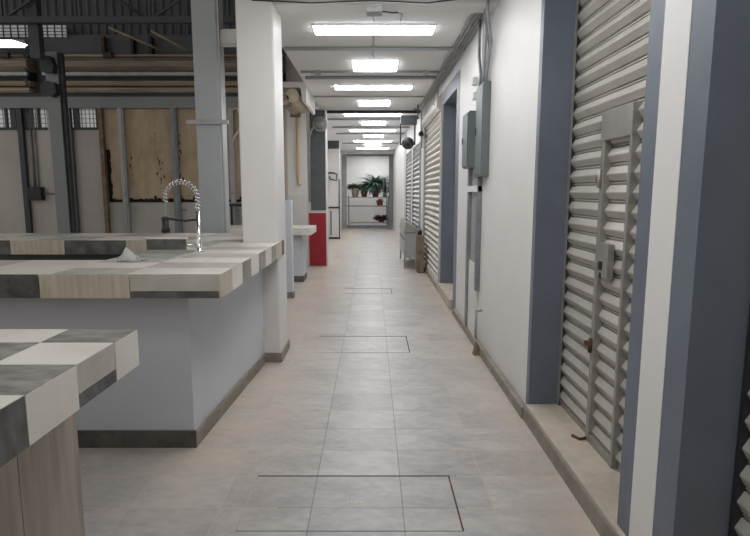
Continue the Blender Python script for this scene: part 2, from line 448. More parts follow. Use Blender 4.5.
# shutter hidden in the second alcove
rs1 = thing('roller_shutter', 'recessed shutter behind the farther blue jamb, nearly hidden', 'shutter', (X, 7.6, 0.13))
cu = MB(); slats(cu, X, 6.99, 8.21, 0.15, 2.76, 'slat_cream'); cu.build('slat_curtain', rs1)
MB().box(X - 0.02, X + 0.012, 6.99, 8.21, 0.13, 0.16, 'steel').build('bottom_rail', rs1)
MB().box(X - 0.035, X + 0.02, 8.21, 8.249, 0.13, 2.76, 'galv').build('guide_rail', rs1)
# cream shutter beyond the blue jamb
rs2 = thing('roller_shutter', 'cream roller shutter just beyond the farther blue jamb', 'shutter', (1.06, 9.6, 0.0))
cu = MB(); slats(cu, 1.058, 8.39, 10.76, 0.10, 2.70, 'slat_cream', 0.098, 0.034); cu.build('slat_curtain', rs2)
MB().box(1.03, 1.085, 8.39, 10.76, 0.05, 0.11, 'slat_cream', 0.004).build('bottom_rail', rs2)
MB().box(1.015, 1.088, 8.345, 8.39, 0.05, 2.70, 'slat_cream').build('guide_rail', rs2)
MB().box(1.005, 1.088, 10.76, 10.848, 0.05, 2.72, 'galv').build('guide_rail', rs2)
MB().prism([(1.088, 2.70), (1.0, 2.70), (0.955, 2.76), (0.955, 2.86), (1.038, 2.97), (1.038, 2.72), (1.088, 2.72)], 8.40, 10.84, 'slat_cream').build('roller_housing', rs2)
# two grey shutters farther on
rs3 = thing('roller_shutter', 'grey roller shutter behind the stone block and steel cart', 'shutter', (0.99, 12.1, 0.0))
cu = MB(); slats(cu, 0.99, 11.30, 12.95, 0.06, 2.5, 'slat_grey', 0.1, 0.04); cu.build('slat_curtain', rs3)
MB().box(0.96, 1.02, 11.255, 11.30, 0, 2.5, 'galv').build('guide_rail', rs3)
MB().box(0.95, 1.02, 12.95, 12.998, 0, 2.5, 'galv_dark').build('guide_rail', rs3)
MB().box(0.965, 1.015, 11.30, 12.95, 0.0, 0.07, 'galv').build('bottom_rail', rs3)
rs4 = thing('roller_shutter', 'darkest and farthest grey roller shutter on the right wall', 'shutter', (0.97, 14.2, 0.0))
cu = MB(); slats(cu, 0.97, 13.35, 15.15, 0.06, 2.5, 'slat_grey', 0.1, 0.04); cu.build('slat_curtain', rs4)
MB().box(0.93, 1.0, 13.302, 13.35, 0, 2.5, 'galv_dark').build('guide_rail', rs4)
MB().box(0.93, 1.0, 15.15, 15.198, 0, 2.5, 'galv_dark').build('guide_rail', rs4)
MB().box(0.945, 0.998, 13.35, 15.15, 0.0, 0.07, 'galv').build('bottom_rail', rs4)

# ------------------------------------------------------------------ electrical boxes and conduits on the right wall
e = thing('electrical_box', 'larger grey green electrical box that takes the bundle of conduits', 'box', (WX - 0.05, 5.1, 1.64))
MB().box(0.978, WX, 4.97, 5.30, 1.64, 2.46, 'box_green', 0.006).build('body', e)
MB().box(0.970, 0.980, 4.985, 5.285, 1.66, 2.44, 'box_green', 0.004).build('door', e)
MB().box(0.962, 0.971, 5.25, 5.265, 2.02, 2.09, 'dark').build('latch', e)
e = thing('electrical_box', 'smaller shiny grey box behind the taller electrical box', 'box', (WX - 0.08, 5.6, 1.74))
MB().box(0.940, WX, 5.46, 5.78, 1.735, 2.28, 'box_green', 0.006).build('body', e)
MB().box(0.925, 0.941, 5.475, 5.765, 1.75, 2.265, 'box_green', 0.004).build('door', e)
MB().box(0.917, 0.926, 5.73, 5.745, 1.98, 2.04, 'dark').build('latch', e)

def pipe(name, pts, r, m, label, cat='conduit', group=None, n=8, clamps=None):
    mb = MB(); mb.tube(pts, r, m, n)
    if clamps:
        for q in clamps: mb.box(*q, m)
    o = mb.build(name, origin=pts[-1] if pts[-1][2] < pts[0][2] else pts[0])
    return tag(o, label, cat, group)
bund = 'conduits dropping into the larger electrical box'
for i, (xa, ya, mm, rr) in enumerate([(1.0, 5.0, 'galv', 0.014), (1.012, 5.07, 'galv_dark', 0.015), (0.998, 5.13, 'galv', 0.014), (1.01, 5.19, 'galv', 0.016), (0.997, 5.25, 'galv_dark', 0.014)]):
    yt = [4.78, 4.92, 5.06, 5.20, 5.36][i]
    lab = ['conduit nearest the camera in the bundle above the larger electrical box', 'second conduit from the camera in the bundle above the larger box',
           'middle conduit of the five above the larger electrical box', 'thick fourth conduit from the camera above the larger electrical box', 'conduit farthest from the camera in the bundle above the larger box'][i]
    bx = xa - 0.05 if i in (0, 1) else xa
    pipe('conduit', [(bx, yt - 0.03, CZ - 0.018), (bx, yt, 2.98), (xa, yt * 0.8 + ya * 0.2, 2.75), (xa + 0.004, ya, 2.56), (xa, ya, 2.462)], rr, mm, lab, group=bund)
run = 'conduits running along the corner of ceiling and right wall'
for i in range(4):
    xx = 0.905 + 0.035 * i
    lab = 'conduit %s in the bundle along the right ceiling corner' % ['nearest the middle of the corridor', 'second from the middle of the corridor', 'second from the wall', 'tight against the wall'][i]
    y1 = [10.7, 10.2, 10.8, 9.8, 10.75][i]
    pipe('conduit', [(xx, 4.4, CZ - 0.015 - 0.004 * i), (xx, 8, CZ - 0.02), (xx, y1, CZ - 0.015)], 0.010, 'ceil_pipe' if i % 2 else 'galv', lab, group=run)
# wall channel below the boxes
ch = thing('cable_channel', 'two upright steel channels with a pale cover below the electrical boxes', 'channel', (WX - 0.02, 5.5, 0.08))
MB().box(0.995, WX, 5.72, 5.80, 0.07, 1.74, 'galv_dark', 0.003).build('upright_channel', ch)
MB().box(0.995, WX, 5.24, 5.30, 0.55, 1.64, 'galv_dark', 0.003).build('upright_channel', ch)
MB().box(1.015, WX, 5.30, 5.72, 0.07, 0.80, 'white_dull', 0.003).build('lower_cover', ch)
MB().box(1.02, WX, 5.36, 5.66, 0.80, 1.735, 'galv', 0.003).build('upper_cover', ch)
MB().box(0.985, WX, 5.24, 5.80, 1.50, 1.56, 'white_dull', 0.003).build('cross_clamp', ch)
MB().tube([(0.985, 5.10, 0.40), (0.985, 5.10, 0.12)], 0.012, 'galv').tube([(0.985, 5.10, 0.39), (1.04, 5.10, 0.39)], 0.012, 'galv').build('stub_pipe', ch)
fb = MB().prism([(0.94, 0.0), (1.005, 0.0), (0.99, 0.09), (0.972, 0.12)], 4.93, 5.01, 'brownpost')
tag(fb.build('wedge', origin=(0.97, 4.97, 0)), 'small brown wedge lying on the floor against the right skirting', 'wedge')
for i, (yy, zz) in enumerate([(5.55, 2.40), (5.60, 2.55)]):
    tag(MB().box(0.99, WX, yy, yy + 0.10, zz, zz + 0.07, 'white_dull', 0.008).build('junction_box', origin=(1.02, yy, zz)),
        ['small pale junction box right above the smaller electrical box', 'upper small junction box, above the other junction box on the white wall'][i], 'box', 'small junction boxes on the right wall')
# bent conduit by the blue lintel
pipe('conduit', [(0.99, 8.6, CZ - 0.01), (1.0, 8.62, 2.95), (0.985, 8.60, 2.86), (0.935, 8.60, 2.80)], 0.013, 'galv', 'short bent conduit above the cream shutter beside the blue lintel')

# ------------------------------------------------------------------ ceiling lights
def light_panel(name, wx, wy, label):
    o = thing(name, label, 'light', (0, 0, CZ), 'ceiling light panels')
    f = MB()
    z0, z1 = CZ - 0.012, CZ
    for (a, b, c_, d) in ((-wx / 2, wx / 2, -wy / 2, -wy / 2 + 0.012), (-wx / 2, wx / 2, wy / 2 - 0.012, wy / 2), (-wx / 2, -wx / 2 + 0.012, -wy / 2 + 0.012, wy / 2 - 0.012), (wx / 2 - 0.012, wx / 2, -wy / 2 + 0.012, wy / 2 - 0.012)):
        f.box(a, b, c_, d, z0, z1, 'white_dull')
    f.build('frame', o)
    MB().box(-wx / 2 + 0.012, wx / 2 - 0.012, -wy / 2 + 0.012, wy / 2 - 0.012, CZ - 0.025, CZ, 'lamp').build('diffuser', o)
    return o
ordn = ['nearest', 'second nearest', 'third', 'fourth', 'fifth', 'sixth', 'seventh', 'eighth', 'farthest']
LY = [2.65, 5.70, 8.72, 11.72, 14.7, 17.7, 20.6, 23.65, 24.65]  # the two beyond the gate are added to brighten the end wall
SY = [1.1, 4.05, 7.26, 10.22, 13.1, 16.1, 19.05]
long0 = sq0 = None
vis = 0
for i, y in enumerate(LY):
    if y < 5: lab = 'long ceiling light panel above the camera beside the near counter'
    elif y > 23: lab = 'unseen long light panel added beyond the gate to brighten the end wall, %s' % ('directly above the plants' if y < 24 else 'next to the end wall')
    else:
        lab = 'long wide ceiling light panel, %s of the long ones in view' % ordn[vis]; vis += 1
    if long0 is None:
        long0 = light_panel('ceiling_light', 1.20, 0.29, lab); long0.location = (0.02, y, CZ)
    else: dup(long0, (0.02, y, CZ), lab)
vis = 0
for i, y in enumerate(SY):
    if y < 5: lab = 'square ceiling light panel above the camera, %s' % ['over the near counter', 'in front of the white column'][i]
    else:
        lab = 'small square ceiling light panel, %s of the square ones in view' % ordn[vis]; vis += 1
    if sq0 is None:
        sq0 = light_panel('ceiling_light', 0.58, 0.58, lab); sq0.location = (0.04, y, CZ)
    else: dup(sq0, (0.04, y, CZ), lab)

# conduits across the ceiling
cr = 'conduits crossing the corridor ceiling'
def cross(y, r, m, label, x0=-0.98, x1=1.03, dz=0.0, boxes=()):
    mb = MB(); mb.tube([(x0, y, CZ - r - dz), (x1, y, CZ - r - dz)], r, m, 8)
    for bx in boxes: mb.box(bx - 0.035, bx + 0.035, y - 0.035, y + 0.035, CZ - 0.05 - dz, CZ, m)
    tag(mb.build('conduit', origin=(0, y, CZ)), label, 'conduit', cr)
cross(4.72, 0.02, 'ceil_pipe', 'pale conduit across the ceiling just before the nearest long light')
cross(6.40, 0.02, 'ceil_pipe', 'conduit across the ceiling between the nearest long and square lights')
cross(7.62, 0.016, 'ceil_pipe', 'conduit with two boxes across the ceiling beyond the nearest square light', dz=0.0, boxes=(-0.72, 0.72), x1=0.89, x0=-0.95)
cross(7.95, 0.022, 'ceil_pipe', 'thick conduit across the ceiling before the second long light', x0=-0.93, x1=0.89)
cross(9.55, 0.012, 'ceil_pipe', 'thin conduit across the ceiling before the second square light', x1=0.89)
cross(11.05, 0.03, 'dark', 'dark thick pipe across the ceiling beyond the second square light', x0=-0.88, x1=0.94, dz=0.02)
cross(12.4, 0.02, 'ceil_pipe', 'conduit across the ceiling beyond the third long light', x1=0.95)
cross(13.9, 0.02, 'ceil_pipe', 'conduit across the ceiling beyond the third square light', x1=0.93)
cross(15.4, 0.02, 'ceil_pipe', 'conduit across the ceiling beyond the fourth long light', x1=0.87)
cross(18.4, 0.02, 'ceil_pipe', 'conduit across the ceiling nearest the end of the corridor', x1=0.87)
for i, (y0, y1) in enumerate([(4.76, 5.41), (5.79, 6.80)]):
    tag(MB().tube([(0.02, y0, CZ - (0.012 if i else 0.085)), (0.02, y1, CZ - 0.012)], 0.011, 'ceil_pipe').build('conduit', origin=(0.02, y0, CZ)),
        ['conduit along the ceiling middle feeding the nearest long light', 'conduit along the ceiling middle from the nearest long light to the square one'][i], 'conduit')
jb = MB().box(-0.045, 0.085, 4.80, 4.93, CZ - 0.12, CZ - 0.07, 'ceil_pipe', 0.004)
tag(jb.build('junction_box', origin=(0.02, 4.86, CZ - 0.07)), 'grey junction box under the ceiling beam at the top of the photo', 'box')
tag(MB().tube([(0.085, 4.86, CZ - 0.10), (0.18, 4.90, CZ - 0.10), (0.24, 5.02, CZ - 0.06), (0.27, 5.2, CZ - 0.02), (0.27, 5.42, CZ - 0.012)], 0.006, 'dark').build('cable', origin=(0.085, 4.86, CZ - 0.1)), 'short dark cable looping from ceiling junction box to the nearest light', 'cable')
tag(MB().tube([(-0.98, 4.735, CZ - 0.05), (-0.5, 4.73, CZ - 0.075), (0.0, 4.735, CZ - 0.055), (0.45, 4.73, CZ - 0.075), (0.93, 4.70, CZ - 0.03)], 0.006, 'dark').build('cable', origin=(0, 4.74, CZ - 0.05)), 'long thin cable sagging along the ceiling beam', 'cable')

# hanging bracket with a loudspeaker and the small camera on the right wall
hb = thing('hanging_bracket', 'dark hanging frame with a round loudspeaker below the ceiling at right', 'loudspeaker', (0.68, 10.5, CZ))
MB().box(0.52, 0.545, 10.48, 10.51, 2.37, 2.745, 'dark').build('hanger', hb)
MB().box(0.785, 0.81, 10.48, 10.51, 2.37, 2.745, 'dark').build('hanger', hb)
MB().box(0.53, 0.83, 10.40, 10.60, 2.74, 2.90, 'darkgrey', 0.005).build('junction_case', hb)
MB().box(0.84, 0.865, 10.48, 10.51, 2.86, CZ, 'darkgrey').box(0.83, 0.865, 10.48, 10.51, 2.84, 2.865, 'darkgrey').build('ceiling_stem', hb)
MB().box(0.52, 0.81, 10.48, 10.51, 2.37, 2.40, 'dark').build('cross_bar', hb)
MB().lathe([(0.02, -0.10), (0.06, -0.09), (0.075, -0.02), (0.10, 0.04), (0.115, 0.08), (0.10, 0.07), (0.04, 0.0)], (0.67, 10.40, 2.40), 'dark', 18, 'y').build('horn', hb)
cam_ = MB().lathe([(0.03, -0.12), (0.042, -0.11), (0.042, 0.10), (0.03, 0.11)], (0.93, 10.75, 2.60), 'black', 14, 'y').box(0.93, 0.992, 10.86, 10.90, 2.58, 2.62, 'black')
tag(cam_.build('security_camera', origin=(0.99, 10.88, 2.6)), 'small black camera on the wall beside the cream shutter top', 'camera')
pipe('conduit', [(0.80, 10.95, CZ - 0.01), (0.95, 10.95, CZ - 0.04), (0.97, 10.95, 2.9), (0.97, 10.95, 2.35)], 0.014, 'galv_dark', 'dark conduit dropping down the pillar behind the loudspeaker')

# stone block and steel cart by the farther shutters
sb = MB().box(0.845, 0.965, 10.15, 10.55, 0, 0.70, 'brownpost', 0.01)
tag(sb.build('stone_block', origin=(0.9, 10.35, 0)), 'narrow grey brown block standing on the floor before the grey shutters', 'block')
tag(MB().lathe([(0.0, 0.0), (0.035, 0.0), (0.045, 0.05), (0.03, 0.09), (0.0, 0.10)], (0.90, 10.33, 0.70), 'black', 12).build('black_pot', origin=(0.9, 10.33, 0.70)), 'small black pot on top of the grey brown block', 'pot')
ct = thing('steel_cart', 'pale steel cart with folded top against the grey shutters', 'cart', (0.74, 11.5, 0.0))
for (xx, yy) in ((0.645, 10.72), (0.645, 12.4), (0.86, 10.72), (0.86, 12.4)):
    MB().tube([(xx, yy, 0.0), (xx, yy, 0.62)], 0.016, 'steel').build('leg', ct)
MB().box(0.635, 0.88, 10.7, 12.42, 0.22, 0.72, 'slat_grey', 0.01).build('body', ct)
MB().prism([(0.61, 0.72), (0.89, 0.72), (0.89, 0.80), (0.66, 0.92)], 10.68, 12.44, 'steel').build('hood', ct)
MB().box(0.628, 0.637, 10.8, 12.3, 0.56, 0.60, 'dark').build('slot', ct)

# ------------------------------------------------------------------ floor hatches
def hatch(name, x0, x1, y0, y1, label, mark=False, rusty=True):
    o = thing(name, label, 'hatch', ((x0 + x1) / 2, (y0 + y1) / 2, 0))
    g = 0.006
    f = MB()
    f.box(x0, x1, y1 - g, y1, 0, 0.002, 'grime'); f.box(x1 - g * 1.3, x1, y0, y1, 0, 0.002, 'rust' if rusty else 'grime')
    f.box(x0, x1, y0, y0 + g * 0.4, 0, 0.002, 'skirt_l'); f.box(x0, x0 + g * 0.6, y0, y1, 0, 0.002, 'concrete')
    f.build('edge_frame', o)
    if mark:
        m = MB()
        cx, cy = -0.083, 2.498
        for a in range(5):
            h = [0.012, 0.020, 0.026, 0.020, 0.012][a]
            xx = cx - 0.036 + a * 0.016
            m.box(xx, xx + 0.007, cy - h / 2, cy + h / 2, 0, 0.0016, 'mark')
            if a in (1, 3): m.box(xx - 0.006, xx + 0.012, cy + h / 2 - 0.006, cy + h / 2, 0, 0.0016, 'mark')
        m.build('worn_mark', o)
    return o
hatch('floor_hatch', -0.61, 0.412, 2.27, 2.755, 'nearest tiled floor hatch, large with a pale worn mark in its middle', True)
hatch('floor_hatch', -0.55, 0.36, 5.02, 5.62, 'second tiled floor hatch, level with the white column', False, False)
hatch('floor_hatch', -0.42, 0.30, 8.05, 8.5, 'farthest tiled floor hatch in the middle of the corridor', False, False)

# ------------------------------------------------------------------ counters
def tile_field(mb, xs, ys, z0, z1, pick, hole=None, gap=0.0018):
    for i in range(len(xs) - 1):
        for j in range(len(ys) - 1):
            xa, xb = sorted((xs[i], xs[i + 1])); ya, yb = sorted((ys[j], ys[j + 1]))
            if hole and xa >= hole[0] - 1e-4 and xb <= hole[1] + 1e-4 and ya >= hole[2] - 1e-4 and yb <= hole[3] + 1e-4: continue
            mb.box(xa + gap, xb - gap, ya + gap, yb - gap, z0, z1, pick(i, j))
def steps(a, b, d):
    out = [a]; s_ = 1 if b > a else -1
    while (b - out[-1]) * s_ > d * 1.02: out.append(out[-1] + s_ * d)
    out.append(b); return out

# --- near counter at bottom left
A = thing('tiled_counter', 'near checker tiled counter cut off at the lower left corner', 'counter', (-1.9, 1.1, 0), 'tiled stall counters')
ZA = 1.037; AX = -0.80
ys = [1.83, 1.662, 1.44, 1.215, 0.99, 0.765, 0.54, 0.32]
xs = steps(AX, -3.2, 0.232)
wt = MB()
wt.box(-3.2, AX - 0.008, 0.33, 1.822, ZA - 0.125, ZA - 0.009, 'grout')
wt.box(-3.2, AX - 0.004, 0.33, 1.826, ZA - 0.02, ZA - 0.0015, 'grout')
tile_field(wt, xs, ys, ZA - 0.012, ZA, lambda i, j: ['tile_g', 'tile_w'][(i + j) % 2])
for j in range(len(ys) - 1):     # corridor side fascia
    ya, yb = ys[j + 1], ys[j]
    mt = ['tile_w', 'tile_lg', 'tile_w', 'tile_d'][j % 4]
    if mt == 'tile_lg':
        wt.box(AX - 0.012, AX - 0.001, ya + 0.0015, yb - 0.0015, ZA - 0.085, ZA - 0.002, 'tile_lg')
        wt.box(AX - 0.012, AX - 0.001, ya + 0.0015, yb - 0.0015, ZA - 0.125, ZA - 0.087, 'tile_d')
    else:
        wt.box(AX - 0.012, AX, ya + 0.0015, yb - 0.0015, ZA - 0.125, ZA - 0.002, mt)
for i in range(len(xs) - 1):
    wt.box(xs[i + 1] + 0.002, xs[i] - 0.002 if i else xs[i] - 0.012, 1.82, 1.83, ZA - 0.125, ZA - 0.002, ['tile_w', 'tile_lg'][i % 2])
wt.build('worktop', A)
bs = MB().box(-3.15, -1.038, 0.4, 1.815, 0, ZA - 0.125, 'grout')
for (ya, yb) in ((0.4, 0.93), (0.933, 1.505), (1.508, 1.814)):
    bs.box(-1.04, -1.03, ya, yb, 0.0, ZA - 0.125, 'clad')
bs.box(-3.15, -1.03, 1.815, 1.826, 0.0, ZA - 0.125, 'clad')
bs.build('base', A)

# --- U shaped counter around the white column
B = thing('tiled_counter', 'U shaped checker tiled counter with the sink, joined to the white column', 'counter', (-1.3, 3.9, 0), 'tiled stall counters')
ZB = 1.07; BX = -0.80; P = 0.246
yf = [2.875 + P * i for i in range(3)]         # front arm rows
YA = 2.875
yr = [YA, 3.115, 3.365, 3.61, 3.865, 4.11, 4.36, 4.735]
# sink hole aligned to tile cuts
HX0, HX1, HY0, HY1 = -1.66, -1.30, 3.50, 3.86
wt = MB()
xs1 = [BX, -1.03, -1.30, -1.48, -1.66, -1.70]
ysr = [YA, 3.115, 3.365, 3.50, 3.61, 3.86, 4.11, 4.36, 4.735]
def pickB(i, j):
    yy = (ysr[j] + ysr[j + 1]) / 2
    row = sum(1 for q in (3.115, 3.365, 3.61, 3.86, 4.11, 4.36) if yy > q)
    col = [0, 1, 2, 2, 3][i]
    return ['tile_w', 'tile_lg'][(row + (0 if col < 2 else 1)) % 2]  # dark grey tiles drawn pale on this top: grazing reflection put into colour
T0, T1 = ZB - 0.012, ZB
tile_field(wt, xs1, ysr, T0, T1, pickB, (HX0, HX1, HY0, HY1))
xs2 = steps(-1.70, -4.3, 0.47)
tile_field(wt, xs2, [YA, 3.115, 3.485], T0, T1, lambda i, j: ['tile_w', 'tile_w', 'tile_lg'][(i + j) % 3])
tile_field(wt, [-1.16, -1.42, -1.70], [4.735, 4.95], T0, T1, lambda i, j: ['tile_lg', 'tile_w'][(i + j) % 2])
tile_field(wt, steps(-1.16, -4.3, 0.47), [4.95, 5.36, 5.80], T0, T1, lambda i, j: ['tile_w', 'tile_lg'][(i + j) % 2])
# core under the tiles (leaves the sink hole open)
def core(x0, x1, y0, y1): wt.box(x0, x1, y0, y1, ZB - 0.125, ZB - 0.0105, 'grout')
core(-4.3, -1.70, YA + 0.01, 3.475)
core(-1.70, BX - 0.01, YA + 0.01, HY0); core(-1.69, BX - 0.01, HY1, 4.735); core(HX1, BX - 0.01, HY0, HY1); core(-1.69, HX0, HY0, HY1)
core(-1.69, -1.165, 4.735, 4.96); core(-4.3, -1.165, 4.96, 5.79)
# front fascia: dark, beige, light over dark
wt.box(-1.763, -1.287, YA, YA + 0.012, ZB - 0.13, ZB - 0.002, 'tile_b')
wt.box(-1.283, BX - 0.012, YA + 0.001, YA + 0.012, ZB - 0.092, ZB - 0.002, 'tile_lg')
wt.box(-1.283, BX - 0.012, YA + 0.001, YA + 0.012, ZB - 0.13, ZB - 0.094, 'tile_d')
wt.box(-2.24, -1.767, YA + 0.001, YA + 0.012, ZB - 0.13, ZB - 0.002, 'tile_d')
wt.box(-2.72, -2.244, YA, YA + 0.012, ZB - 0.13, ZB - 0.002, 'tile_b')
wt.box(-4.3, -2.724, YA + 0.001, YA + 0.012, ZB - 0.13, ZB - 0.002, 'tile_d')
# corridor fascia
fx = ['tile_b', 'tile_w', 'tile_g', 'tile_w', 'tile_g', 'tile_w', 'tile_g']
for j in range(len(yr) - 1):
    a, b_ = yr[j], yr[j + 1]
    if j == 6:
        wt.box(BX - 0.012, BX, a + 0.002, 4.56, ZB - 0.13, ZB - 0.002, 'tile_g'); wt.box(BX - 0.012, BX, 4.563, 4.86, ZB - 0.13, ZB - 0.002, 'tile_b'); wt.box(BX - 0.012, BX, 4.863, 4.99, ZB - 0.13, ZB - 0.002, 'tile_d')
    else:
        wt.box(BX - 0.012, BX, a + 0.0015, b_ - 0.0015, ZB - 0.13, ZB - 0.002, fx[j])
# inner fascia of the back arm
for (a, b_, mt) in ((-4.3, -3.27, 'tile_d'), (-3.266, -2.78, 'tile_b'), (-2.776, -2.225, 'tile_d'), (-2.221, -1.70, 'tile_b')):
    wt.box(a, b_, 4.948, 4.962, ZB - 0.13, ZB - 0.002, mt)
wt.build('worktop', B)
bs = MB()
bs.box(-4.2, -1.05, 3.09, 3.24, 0, ZB - 0.125, 'counter_paint')
bs.prism([(-1.25, 3.24), (-1.052, 3.24), (-0.955, 4.738), (-1.25, 4.738)], 0, ZB - 0.125, 'counter_paint', 'z')
bs.box(-4.2, -1.20, 5.10, 5.25, 0, ZB - 0.125, 'darkgrey')
bs.build('base', B)
sk = MB().box(-4.2, -1.038, 3.078, 3.092, 0, 0.105, 'skirt').prism([(-1.052, 3.09), (-1.038, 3.09), (-0.941, 4.724), (-0.955, 4.724)], 0, 0.085, 'skirt_l', 'z')
sk.build('skirting', B)

# --- third counter beyond the column
D = thing('tiled_counter', 'white topped counter beyond the white column beside the red column base', 'counter', (-1.6, 9.3, 0), 'tiled stall counters')
MB().box(-2.6, -0.985, 8.95, 9.75, 0.80, 0.92, 'tile_w', 0.012).build('worktop', D)
MB().box(-2.5, -1.16, 9.15, 9.60, 0, 0.80, 'counter_paint').build('base', D)
MB().box(-2.5, -1.148, 9.138, 9.152, 0, 0.1, 'skirt').box(-1.162, -1.148, 9.15, 9.60, 0, 0.1, 'skirt').build('skirting', D)
pw = thing('partition_wall', 'low white partition wall directly behind the white column', 'wall', (-1.7, 7.7, 0))
MB().box(-1.55, -1.125, 7.70, 7.84, 0, 1.39, 'counter_paint', 0.005).build('panel', pw)
MB().box(-1.55, -1.115, 7.69, 7.702, 0, 0.09, 'skirt_l').box(-1.127, -1.115, 7.70, 7.84, 0, 0.09, 'skirt_l').build('skirting', pw)

# ------------------------------------------------------------------ columns
wc = thing('column', 'square white column rising through the end of the U shaped counter', 'column', (-0.98, 4.95, 0))
MB().box(-1.12, -0.811, 4.74, 5.18, 0, 3.45, 'white', 0.015).build('shaft', wc)
MB().box(-0.945, -0.80, 4.725, 4.74, 0, 0.085, 'skirt_l').box(-0.811, -0.798, 4.74, 5.195, 0, 0.085, 'skirt_l').build('skirting', wc)
rc = thing('column', 'column with a red painted base and dark panel on the left of the corridor', 'column', (-1.08, 11.3, 0))
MB().box(-1.28, -0.915, 11.16, 11.50, 0, CZ, 'white_dull').build('shaft', rc)
MB().box(-1.225, -0.93, 11.135, 11.162, 1.14, 3.09, 'darkgrey', 0.004).build('dark_panel', rc)
MB().box(-1.265, -0.93, 11.125, 11.162, 0.02, 1.08, 'red', 0.004).build('red_base', rc)
em = thing('electric_meter', 'round meter with a bent conduit high on the dark column panel', 'meter', (-1.02, 11.13, 2.82))
MB().lathe([(0.15, 0.0), (0.15, -0.05), (0.13, -0.07)], (-1.02, 11.135, 2.82), 'galv', 20, 'y').build('case', em)
MB().lathe([(0.115, -0.07), (0.11, -0.13), (0.07, -0.16), (0.0, -0.165)], (-1.02, 11.135, 2.82), 'glass', 20, 'y').build('glass_dome', em)
MB().tube([(-1.10, 11.10, 2.80), (-1.17, 11.09, 2.74), (-1.235, 11.10, 2.60), (-1.245, 11.11, 2.2), (-1.245, 11.11, 1.3)], 0.02, 'galv').build('bent_conduit', em)
# slim white pillar with dark trim farther on
wp = thing('column', 'white pillar with dark edge lines near the end of the corridor', 'column', (-1.21, 17.85, 0))
MB().box(-1.39, -1.03, 17.71, 18.05, 0, CZ, 'white').build('shaft', wp)
MB().box(-1.06, -1.028, 17.68, 17.712, 0, 1.9, 'dark').box(-1.39, -1.03, 17.68, 17.712, 0.98, 1.03, 'dark').box(-1.33, -1.30, 17.69, 17.712, 0.12, 0.9, 'dark').box(-1.39, -1.03, 17.68, 17.712, 0, 0.06, 'dark').build('dark_trim', wp)
MB().tube([(-1.38, 17.69, 2.1), (-1.20, 17.68, 2.1), (-1.12, 17.67, 2.06), (-1.12, 17.67, 1.86), (-1.32, 17.67, 1.90), (-1.34, 17.67, 2.0)], 0.022, 'dark').build('pipe_bend', wp)
MB().box(-1.39, -1.03, 17.70, 17.712, 2.85, CZ, 'darkgrey').build('dark_cap', wp)

struct('wall_near', MB().box(-1.0, 1.6, -4.2, -4.0, 0, CZ, 'white'))  # unseen wall, added to keep outside light from entering behind the camera
wl = MB().box(-1.6, -1.40, 11.52, 17.70, 0, CZ, 'white').box(-1.6, -1.25, 18.05, 26, 0, CZ, 'white')
struct('wall_corridor_left', wl)
struct('wall_far', MB().box(-1.6, 1.6, 25.55, 25.75, 0, CZ, 'white'))

# blue grey steel column in the hall and its beam
sc_ = thing('steel_column', 'blue grey square steel column behind the U shaped counter', 'column', (-1.9, 6.65, 0))
MB().box(-2.03, -1.75, 6.5, 6.8, 0, 6.25, 'colgrey_l', 0.012).build('shaft', sc_)
MB().box(-1.752, -1.73, 6.52, 6.56, 0, 6.25, 'steel').build('edge_strip', sc_)
MB().box(-2.13, -1.65, 6.465, 6.50, 2.27, 2.32, 'galv', 0.004).build('clamp_plate', sc_)
bm_ = MB().box(-1.75, -1.0, 6.58, 6.78, 3.19, 3.34, 'white_dull')
tag(bm_.build('beam', origin=(-1.4, 6.68, 3.19)), 'short white beam between the blue grey steel column and the ceiling edge', 'beam')

# rolled awning at the corridor edge
aw = thing('awning', 'white awning case with a cream canvas roll beyond the white column', 'awning', (-1.2, 9.2, 2.75))
MB().prism([(-1.45, 3.15), (-1.03, 3.15), (-1.0, 3.11), (-1.0, 2.86), (-1.03, 2.84), (-1.065, 2.87), (-1.075, 3.04), (-1.10, 3.07), (-1.45, 3.07)], 8.62, 9.95, 'white').build('case', aw)
MB().lathe([(0.0, 0.0), (0.09, 0.0), (0.105, 0.02), (0.105, 1.28), (0.09, 1.30), (0.0, 1.30)], (-1.215, 8.63, 2.955), 'cream', 18, 'y').build('canvas_roll', aw)
MB().lathe([(0.0, 0.0), (0.075, 0.0), (0.085, 0.02), (0.085, 1.26), (0.0, 1.27)], (-1.335, 8.63, 2.90), 'tan_light', 18, 'y').build('canvas_roll', aw)
for yy in (8.70, 9.80): MB().box(-1.42, -1.24, yy, yy + 0.05, 2.79, 2.86, 'tan').build('bracket', aw)
pipe('gas_pipe', [(-1.455, 10.97, 3.1), (-1.455, 10.97, 2.3), (-1.455, 10.97, 1.66), (-1.40, 10.97, 1.64)], 0.023, 'yellow', 'thin yellow pipe running down the white wall beyond the column', 'pipe')

# ------------------------------------------------------------------ hall at left
hw = MB()
hw.box(-11, -1.66, 11.0, 11.2, 0, 2.74, 'hallwall')
hw.box(-11, -7.6, 11.0, 11.2, 2.74, 3.18, 'hallwall'); hw.box(-6.33, -6.0, 11.0, 11.2, 2.74, 3.18, 'hallwall'); hw.box(-5.32, -1.66, 11.0, 11.2, 2.74, 3.18, 'hallwall')
hw.box(-11, -1.66, 11.0, 11.2, 3.18, 3.5, 'darkgrey')
hw.box(-11, -1.66, 11.08, 11.2, 3.5, 4.1, 'darkgrey')
hw.box(-1.66, -1.28, 11.0, 11.2, 0, CZ, 'white_dull'); hw.box(-1.66, -0.88, 11.0, 11.2, CZ + 0.18, 4.1, 'hallwall'); hw.box(-1.66, -1.28, 10.999, 11.0, CZ, CZ + 0.19, 'white_dull')
hw.box(-1.66, -1.28, 10.985, 11.0, 0, 1.44, 'tile_lgw')
struct('wall_back', hw)
